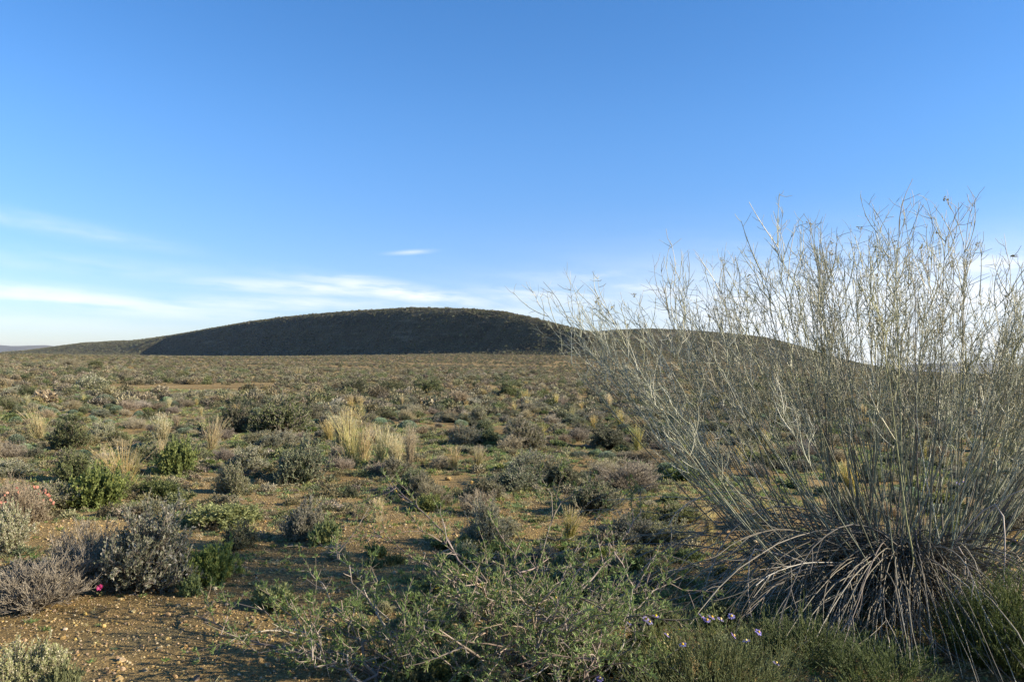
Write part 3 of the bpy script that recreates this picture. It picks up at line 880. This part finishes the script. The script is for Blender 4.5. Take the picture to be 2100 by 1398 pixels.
# white stones far out
def stone_geo(mat, seed, n=10):
    g = Geo(); th = np.linspace(0, np.pi, 7)[:, None]; ph = np.linspace(0, 2 * np.pi, n + 1)[None, :-1]
    d = np.stack([np.sin(th) * np.cos(ph), np.sin(th) * np.sin(ph), np.cos(th) + 0 * ph], -1)
    r = np.random.default_rng(seed); c = nrm(r.normal(size=(9, 3))); h = r.uniform(.62, .95, 9)
    k = np.min(np.where((d @ c.T) > .05, h / np.maximum(d @ c.T, .05), 9.), axis=-1)
    d = d * np.minimum(k, 1.05)[..., None] * np.array([1, .8, .62])
    i = np.arange(7 * n).reshape(7, n); nx = np.roll(i, -1, 1)
    g.add(d.reshape(-1, 3), np.stack([i[:-1], i[1:], nx[1:], nx[:-1]], -1).reshape(-1, 4), np.repeat(r.uniform(0, 1, 7 * n), 1), mat)
    return g


for k, (px, py, s, lab) in enumerate([(321, 765, .26, 'white stone lying on pale soil far out beyond the grey shrubs, larger of two'), (326, 764, .18, 'white stone leaning on the larger white stone far out on the plain'),
                                      (258, 765, .16, 'small pale stone on the bare track far out on the plain'),
                                      (919, 984, .05, 'small reddish stone on the bare soil strip'), (965, 992, .05, 'pinkish pale stone lying on the bare soil strip')]):
    P = ground_at(px, py)
    o = obj('stone', stone_geo('white_stone' if k < 3 else 'pebble', k).mesh('stone', False)); o.location = P + np.array([0, 0, s * .3]); o.scale = (s, s, s); prop(o, lab, 'stone')

# ------------------------------------------------------------------ the many plants of the plain, nearest 300 of a kind as things
BARE = [(60, 1300, 1.0), (300, 1330, 1.2), (500, 1300, 1.0), (130, 1090, .55), (240, 1085, .4), (930, 990, .6), (780, 1100, .35), (430, 1010, .35), (840, 1150, .5), (950, 940, .5)]
BAREP = [(*ground_at(a, b)[:2], c) for a, b, c in BARE]


def free(x, y, r):
    for tx, ty, tr in TAKEN:
        if (tx - x) ** 2 + (ty - y) ** 2 < (.62 * (tr + r)) ** 2: return False
    for tx, ty, tr in BAREP:
        if (tx - x) ** 2 + (ty - y) ** 2 < tr * tr: return False
    return True


FIELD = [
    ('grey_shrub', 290, .24, .62, 30, 'grey-leaved scrub bush among the many scattered over the open plain', 'shrub', 'grey scrub bushes of the plain'),
    ('twiggy_shrub', 250, .2, .55, 28, 'brown twiggy bush among the many scattered over the open plain', 'shrub', 'brown twiggy bushes of the plain'),
    ('dark_shrub', 130, .22, .62, 30, 'dark olive bush among the many scattered over the open plain', 'shrub', 'dark olive bushes of the plain'),
    ('cushion_plant', 150, .16, .36, 26, 'low pale-green cushion plant among the many on the reddish soil', 'cushion plant', 'cushion plants of the plain'),
    ('green_herb', 230, .2, .5, 24, 'low green herb among the many between the bushes of the plain', 'herb', 'green herbs of the plain'),
    ('grass_tuft', 90, .2, .42, 30, 'thin straw grass tuft among the many between the bushes of the plain', 'grass tuft', 'straw grass tufts of the plain'),
]
for kind, n, s0, s1, dmax, lab, cat, grp in FIELD:
    c = 0; tries = 0
    while c < n and tries < 9000:
        tries += 1
        y = math.sqrt(rng.uniform(6.2 ** 2, dmax ** 2)); x = y * rng.uniform(-.70, .70)
        s = rng.uniform(s0, s1) * rng.uniform(.8, 1.15)
        if float(fbm(np.array(x * .5 + 9), np.array(y * .35), 3, 61)) < .40 and rng.random() < .8: continue
        if not free(x, y, s * .5): continue
        P = np.array([x, y, float(hg(x, y))])
        put(kind, P, s, rng.uniform(.62, 1.0) * (1.35 if kind == 'grass_tuft' else 1), lab, cat, grp, y < 9)
        c += 1

NEAR = [('green_herb', 85, .12, .3, 'small fresh green herb sprouting among the thorn bush twigs', 'herb', 'green herbs under the thorn bushes'),
        ('grey_shrub', 22, .12, .26, 'small pale grey seedling bush among the thorn bush twigs', 'shrub', 'small grey bushes under the thorn bushes')]
for kind, n, s0, s1, lab, cat, grp in NEAR:
    for k in range(n):
        P = ground_at(np.clip(rng.normal(1080, 200), 700, 1480) + rng.uniform(-20, 20), rng.uniform(1120, 1420)); sz = rng.uniform(s0, s1)
        put(kind, P, sz, rng.uniform(.8, 1.4), lab, cat, grp, False)

# ------------------------------------------------------------------ uncountable cover: scattered with geometry nodes
def proto_collection(name, meshes):
    c = bpy.data.collections.new(name)
    for k, me in enumerate(meshes):
        o = bpy.data.objects.new('%s_%03d' % (name, k), me); c.objects.link(o)
    return c


def scatter(name, pts, scl, rot, coll, n_proto, label, cat, mat=None):
    n = len(pts)
    me = bpy.data.meshes.new(name)
    me.vertices.add(n); me.vertices.foreach_set('co', np.asarray(pts, np.float32).ravel())
    a = me.attributes.new('sc', 'FLOAT_VECTOR', 'POINT'); a.data.foreach_set('vector', np.asarray(scl, np.float32).ravel())
    a = me.attributes.new('ro', 'FLOAT_VECTOR', 'POINT'); a.data.foreach_set('vector', np.asarray(rot, np.float32).ravel())
    a = me.attributes.new('ix', 'INT', 'POINT'); a.data.foreach_set('value', rng.integers(0, n_proto, n).astype(np.int32))
    me.update()
    o = obj(name, me); prop(o, label, cat, None, 'stuff')
    ng = bpy.data.node_groups.new(name, 'GeometryNodeTree')
    ng.interface.new_socket('Geometry', in_out='INPUT', socket_type='NodeSocketGeometry')
    ng.interface.new_socket('Geometry', in_out='OUTPUT', socket_type='NodeSocketGeometry')
    gi = ng.nodes.new('NodeGroupInput'); go = ng.nodes.new('NodeGroupOutput')
    ip = ng.nodes.new('GeometryNodeInstanceOnPoints'); ci = ng.nodes.new('GeometryNodeCollectionInfo')
    ci.inputs['Collection'].default_value = coll; ci.inputs['Separate Children'].default_value = True; ci.inputs['Reset Children'].default_value = True
    L = ng.links.new

    def na(nm, ty):
        k = ng.nodes.new('GeometryNodeInputNamedAttribute'); k.data_type = ty; k.inputs['Name'].default_value = nm
        return next(s for s in k.outputs if s.enabled and s.name == 'Attribute')
    L(gi.outputs[0], ip.inputs['Points']); L(ci.outputs[0], ip.inputs['Instance'])
    ip.inputs['Pick Instance'].default_value = True
    L(na('ix', 'INT'), ip.inputs['Instance Index']); L(na('ro', 'FLOAT_VECTOR'), ip.inputs['Rotation']); L(na('sc', 'FLOAT_VECTOR'), ip.inputs['Scale'])
    L(ip.outputs[0], go.inputs[0])
    md = o.modifiers.new('scatter', 'NODES'); md.node_group = ng
    return o


def rotz(n, tilt=0.0):
    return np.stack([rng.normal(0, tilt, n), rng.normal(0, tilt, n), rng.uniform(0, 6.283, n)], 1)


def clump_mesh(name, n, lsz, lw, mat, hgt=1.0):
    d = hemi(n, -.05, 1); r = .5 * lobes(d, 8, .4) * rng.uniform(.55, 1, n)
    g = Geo(); b = d * r[:, None] * np.array([1, 1, hgt])
    g.add(*leaves(b, nrm(d + rng.normal(size=d.shape) * .7 + np.array([0, 0, .3])), lsz * rng.uniform(.6, 1.3, n), lw), np.repeat(np.clip(rng.normal(.5, .22, n), 0, 1), 4), mat)
    return g.mesh(name)


far = proto_collection('scrub_source', [clump_mesh('s', 420, .13, .05, m_, h_) for m_, h_ in (('far_scrub', 1.), ('far_scrub', .9), ('far_scrub', .9), ('dark_leaf', 1.), ('brown_twig', .9), ('far_straw', .9), ('far_scrub', 1.1))])
tiny = proto_collection('hill_scrub_source', [clump_mesh('t', 70, .30, .16, m_, h_) for m_, h_ in (('far_scrub', 1.), ('far_scrub', .8), ('dark_leaf', 1.), ('grey_leaf', .9))])


def field(n, d0, d1, smin, smax, pw=2.0, half=.74):
    y = (rng.uniform(d0 ** pw, d1 ** pw, n)) ** (1 / pw); x = y * rng.uniform(-half, half, n)
    k = (fbm(x * .25, y * .12, 3, 77) * .55 + fbm(x * .05, y * .03, 3, 78) * .45) + rng.normal(0, .07, n) > .455
    x, y = x[k], y[k]; n = len(x)
    s = rng.uniform(smin, smax, n) * rng.uniform(.7, 1.2, n)
    return np.stack([x, y, hg(x, y) - .01], 1), np.stack([s, s, s * rng.uniform(.7, 1.1, n)], 1), rotz(n)


def cat3(*l):
    return [np.concatenate(z) for z in zip(*l)]


def undergrowth():
    n = 13000
    y = rng.uniform(5 ** 1.7, 30 ** 1.7, n) ** (1 / 1.7); x = y * rng.uniform(-.75, .75, n)
    k = fbm(x * .55 + 5, y * .4, 3, 17) + rng.normal(0, .07, n) > .47
    for bx, by_, br in BAREP: k &= np.hypot(x - bx, y - by_) > br
    x, y = x[k], y[k]; n = len(x); s = rng.uniform(.07, .26, n)
    pts = np.stack([x, y, hg(x, y) - .01], 1)
    scatter('undergrowth', pts, np.stack([s, s, s * rng.uniform(.5, 1., n)], 1), rotz(n, .15), far, 7, 'knee-low mixed scrub filling the gaps between the bushes', 'undergrowth')


undergrowth()
big = proto_collection('thicket_source', [clump_mesh('b', 2600, .05, .018, m_, h_) for m_, h_ in (('far_scrub', .8), ('far_scrub', .7), ('grey_leaf', .7), ('dark_leaf', .8), ('brown_twig', .7))])
p, s, r_ = field(420, 26, 150, .8, 1.7, 1.3)
scatter('thickets', p, s, r_, big, 5, 'broad olive and grey thickets standing above the far scrub', 'thicket')
p, s, r_ = cat3(field(8500, 21, 62, .2, .75), field(19000, 58, 160, .35, .95, 1.7), field(34000, 150, 700, .5, 1.5, 1.4), field(90000, 420, 1300, .9, 2.0, 1.8, .62))
inhill = hill1(p[:, 0], p[:, 1]) > hg(p[:, 0], p[:, 1]) + .3
scatter('scrub', p[~inhill], s[~inhill], r_[~inhill], far, 7, 'low grey, olive and straw scrub covering the plain to the foot of the hill', 'scrub')

# scrub on the hills
x = rng.uniform(-1500, 330, 130000); y = np.interp(x, RX, RIDGE[1]) + 15 - rng.uniform(0, 1, 130000) * (np.interp(x, S1[:, 0], S1[:, 1]) * np.interp(x, RUNX, RUNV) + 25); k = y < np.interp(x, RX, RIDGE[1]) + 15; x, y = x[k], y[k]
z = hill1(x, y); k = z > hg(x, y) + .3; x, y, z = x[k], y[k], z[k]; n = len(x); s = rng.uniform(.6, 1.8, n) * rng.uniform(.6, 1.1, n) * (1 + 1.2 * (rng.random(n) < .05))
x2 = rng.uniform(-20, 580, 26000); y2 = rng.uniform(850, 1090, 26000); z2 = hill2(x2, y2); k = z2 > hg(x2, y2) + .3
x2, y2, z2 = x2[k], y2[k], z2[k]; n2 = len(x2); s2 = rng.uniform(.6, 2.0, n2)
pp = np.concatenate([np.stack([x, y, z - .05], 1), np.stack([x2, y2, z2 - .05], 1)]); ss = np.concatenate([s, s2])
scatter('hill_scrub', pp, np.stack([ss, ss, ss * .8], 1), rotz(len(ss)), tiny, 4, 'small dark bushes speckling both hillsides', 'scrub')

# gravel on the near ground
peb = proto_collection('gravel_source', [stone_geo('pebble', 20 + k, 7).mesh('g', False) for k in range(6)])
n = 70000
y = rng.uniform(2.8 ** 1.6, 9.5 ** 1.6, n) ** (1 / 1.6); x = y * rng.uniform(-.8, .8, n)
s = .004 + .007 * rng.random(n) ** 3 + .012 * (rng.random(n) < .02)
scatter('gravel', np.stack([x, y, hg(x, y) + s * .1], 1), np.stack([s, s, s], 1), rotz(n, .5), peb, 6, 'fine brown gravel strewn over the near soil', 'gravel')


# short green and dry herbs between the shrubs
def sprig(mat, n=14, L=.9, w=.16, lo=.15, hi=.95):
    d = hemi(n, lo, hi); b = rng.normal(0, .25, (n, 3)) * np.array([1, 1, 0])
    g = Geo(); g.add(*leaves(b, d, L * rng.uniform(.4, 1.1, n), w), np.repeat(np.clip(rng.normal(.5, .22, n), 0, 1), 4), mat); return g


gsrc = proto_collection('herb_source', [sprig('green_leaf', 22, .7, .2).mesh('h') for _ in range(4)] + [sprig('straw', 14, 1., .05, .3, .9).mesh('h') for _ in range(3)] + [sprig('thorn_leaf', 24, .8, .12).mesh('h') for _ in range(2)] + [sprig('brown_twig', 16, .9, .03, .1, .9).mesh('h') for _ in range(3)])
n = 120000
y = rng.uniform(2.6 ** 1.6, 34 ** 1.6, n) ** (1 / 1.6); x = y * rng.uniform(-.75, .75, n)
v = fbm(x * .9 + 3, y * .7, 3, 91)
px, py, _ = px_of(np.stack([x, y, hg(x, y)], 1))
dens = sm(v, .38, .60)
nearb = np.clip(1 - np.hypot((px - 1150) / 520, (py - 1270) / 210), 0, 1) * 1.9 + np.clip(1 - np.hypot((px - 1700) / 420, (py - 1350) / 130), 0, 1) * 1.6            # thick round the thorn bushes
bare = np.zeros(n)
for bx, by_, br in BAREP: bare = np.maximum(bare, (np.hypot(x - bx, y - by_) < br * .9) * .93)
k = rng.random(n) < np.clip((dens + nearb) * (1 - bare * (nearb < .2)), .02, 1)
x, y = x[k], y[k]; n = len(x); s = rng.uniform(.02, .06, n) * (1 + .8 * sm(y, 5, 12)) * (1 + .5 * nearb[k])
scatter('low_herbs', np.stack([x, y, hg(x, y)], 1), np.stack([s, s, s], 1), rotz(n), gsrc, 12, 'short green and dry herbs sprouting between the bushes', 'herbs')

# ------------------------------------------------------------------ haze
hz = bpy.data.materials.new('haze'); hz.use_nodes = True
nt = hz.node_tree; nt.nodes.clear()
out = nt.nodes.new('ShaderNodeOutputMaterial'); pv = nt.nodes.new('ShaderNodeVolumePrincipled')
pv.inputs['Color'].default_value = (.72, .82, 1.0, 1); pv.inputs['Density'].default_value = 2.4e-5; pv.inputs['Anisotropy'].default_value = .2
nt.links.new(pv.outputs[0], out.inputs['Volume'])
bx = np.array([[sx, sy, sz] for sx in (-15500, 15500) for sy in (-15500, 15500) for sz in (-8, 165)], float)
me = bpy.data.meshes.new('haze')
me.from_pydata([tuple(v) for v in bx], [], [(0, 1, 3, 2), (4, 6, 7, 5), (0, 4, 5, 1), (2, 3, 7, 6), (0, 2, 6, 4), (1, 5, 7, 3)]); me.materials.append(hz); me.update()
prop(obj('haze', me), 'thin pale blue haze in the distance', 'haze', None, 'stuff')

# ------------------------------------------------------------------ light and sky
AZ, EL = R(99), R(24.5)
sd = Vector((math.sin(AZ) * math.cos(EL), math.cos(AZ) * math.cos(EL), math.sin(EL)))
sun = bpy.data.lights.new('sun', 'SUN'); sun.energy = 4.9; sun.angle = R(.5); sun.color = (1.0, .90, .73)
so = bpy.data.objects.new('sun', sun); so.rotation_euler = sd.to_track_quat('Z', 'Y').to_euler(); so.location = (20, 20, 30); COL.objects.link(so)

w = bpy.data.worlds.new('World'); scene.world = w; w.use_nodes = True
nt = w.node_tree; L = nt.links.new
bg = nt.nodes['Background']; bg.inputs['Strength'].default_value = .105
sky = nt.nodes.new('ShaderNodeTexSky'); sky.sky_type = 'NISHITA'; sky.sun_disc = False
sky.sun_elevation = EL; sky.sun_rotation = AZ; sky.altitude = 600; sky.air_density = 1.0; sky.dust_density = .15; sky.ozone_density = 3.0
tc = nt.nodes.new('ShaderNodeTexCoord'); sp = nt.nodes.new('ShaderNodeSeparateXYZ'); L(tc.outputs['Generated'], sp.inputs[0])


def mth(op, a, b=None, c=None):
    n = nt.nodes.new('ShaderNodeMath'); n.operation = op
    for i, v in enumerate((a, b, c)):
        if v is None: continue
        if isinstance(v, (int, float)): n.inputs[i].default_value = v
        else: L(v, n.inputs[i])
    return n.outputs[0]


azn = mth('ARCTAN2', sp.outputs['X'], sp.outputs['Y']); eln = mth('ARCSINE', sp.outputs['Z'])
cx = nt.nodes.new('ShaderNodeCombineXYZ'); L(mth('MULTIPLY', azn, 5.0), cx.inputs[0]); L(mth('MULTIPLY', mth('ADD', eln, mth('MULTIPLY', azn, .05)), 42.0), cx.inputs[1])
nz = nt.nodes.new('ShaderNodeTexNoise'); nz.inputs['Scale'].default_value = 1.0; nz.inputs['Detail'].default_value = 7; nz.inputs['Roughness'].default_value = .58; nz.inputs['Distortion'].default_value = .5
L(cx.outputs[0], nz.inputs['Vector'])
cy = nt.nodes.new('ShaderNodeCombineXYZ'); L(mth('MULTIPLY', azn, 26.0), cy.inputs[0]); L(mth('MULTIPLY', eln, 110.0), cy.inputs[1])
nz2 = nt.nodes.new('ShaderNodeTexNoise'); nz2.inputs['Scale'].default_value = 1.0; nz2.inputs['Detail'].default_value = 5; L(cy.outputs[0], nz2.inputs['Vector'])


def dirs(px, py):
    d = ray(px, py); d = d / np.linalg.norm(d); return math.atan2(d[0], d[1]), math.asin(d[2])


CL = [(130, 612, 290, 20, .04, .72), (380, 632, 240, 12, .02, .5), (640, 592, 200, 14, -.01, .75), (830, 600, 190, 17, .09, 1.0), (560, 622, 260, 16, -.05, .6), (845, 517, 42, 4.5, -.12, .5), (700, 566, 80, 4, -.03, .4),
      (100, 462, 190, 15, .09, .3), (170, 545, 280, 22, .0, .2), (40, 655, 300, 20, 0, .25), (1180, 615, 190, 30, .03, .75), (1450, 590, 330, 30, .02, .7), (1800, 560, 330, 32, -.03, .8), (1750, 630, 520, 50, .02, 1.0),
      (2050, 540, 260, 30, -.05, .75), (2000, 690, 420, 50, .0, .9), (1080, 600, 120, 8, .03, .3), (1000, 640, 260, 14, .0, .6)]
tot = None
for px, py, hw, hh, tilt, st in CL:
    a0, e0 = dirs(px, py)
    da = mth('SUBTRACT', azn, a0); de = mth('SUBTRACT', mth('SUBTRACT', eln, e0), mth('MULTIPLY', da, -tilt - .02))
    q = mth('ADD', mth('POWER', mth('ABSOLUTE', mth('DIVIDE', da, hw / F)), 2.0), mth('POWER', mth('ABSOLUTE', mth('DIVIDE', de, hh / F)), 2.0))
    gs = mth('MULTIPLY', mth('EXPONENT', mth('MULTIPLY', q, -1.0)), st)
    tot = gs if tot is None else mth('MAXIMUM', tot, gs)
nn = mth('ADD', mth('MULTIPLY', nz.outputs['Fac'], .75), mth('MULTIPLY', nz2.outputs['Fac'], .25))
mr = nt.nodes.new('ShaderNodeMapRange'); mr.interpolation_type = 'SMOOTHSTEP'; L(nn, mr.inputs['Value']); mr.inputs['From Min'].default_value = .31; mr.inputs['From Max'].default_value = .62
msk = mth('MINIMUM', mth('MULTIPLY', mth('MULTIPLY', tot, mr.outputs['Result']), .98), .92)
a0, e0 = dirs(1900, 650)          # the thin bright veil of high cloud low on the sunny side
q = mth('ADD', mth('POWER', mth('ABSOLUTE', mth('DIVIDE', mth('SUBTRACT', azn, a0), 620 / F)), 2.0), mth('POWER', mth('ABSOLUTE', mth('DIVIDE', mth('SUBTRACT', eln, e0), 110 / F)), 2.0))
msk = mth('MAXIMUM', msk, mth('MULTIPLY', mth('EXPONENT', mth('MULTIPLY', q, -1.0)), mth('MULTIPLY_ADD', mr.outputs['Result'], .40, .55)))
mx = nt.nodes.new('ShaderNodeMix'); mx.data_type = 'RGBA'
hsv = nt.nodes.new('ShaderNodeHueSaturation'); hsv.inputs['Saturation'].default_value = 1.26; hsv.inputs['Value'].default_value = .9
L(sky.outputs[0], hsv.inputs['Color'])
tint = nt.nodes.new('ShaderNodeMix'); tint.data_type = 'RGBA'; tint.blend_type = 'MULTIPLY'; tint.inputs[0].default_value = 1.0
tint.inputs[7].default_value = (1.10, .96, 1.0, 1); L(hsv.outputs[0], tint.inputs[6])
low = nt.nodes.new('ShaderNodeMapRange'); low.interpolation_type = 'SMOOTHSTEP'; L(eln, low.inputs['Value'])
low.inputs['From Min'].default_value = -.05; low.inputs['From Max'].default_value = .32; low.inputs['To Min'].default_value = 0; low.inputs['To Max'].default_value = 1
dim = nt.nodes.new('ShaderNodeMix'); dim.data_type = 'RGBA'; dim.blend_type = 'MULTIPLY'; dim.inputs[0].default_value = 1.0
shd = nt.nodes.new('ShaderNodeMix'); shd.data_type = 'RGBA'; L(low.outputs['Result'], shd.inputs[0])
shd.inputs[6].default_value = (.50, .60, .76, 1); shd.inputs[7].default_value = (1.04, 1.05, 1.07, 1)
L(tint.outputs[2], dim.inputs[6]); L(shd.outputs[2], dim.inputs[7])
L(msk, mx.inputs[0]); L(dim.outputs[2], mx.inputs[6]); mx.inputs[7].default_value = (5.2, 5.25, 5.4, 1)
L(mx.outputs[2], bg.inputs['Color'])

# ------------------------------------------------------------------ view
vs = scene.view_settings
vs.view_transform = 'Standard'; vs.look = 'None'; vs.gamma = 1; vs.use_curve_mapping = False; vs.exposure = 1.15
scene.cycles.max_bounces = 5; scene.cycles.transparent_max_bounces = 8
scene.cycles.use_denoising = True
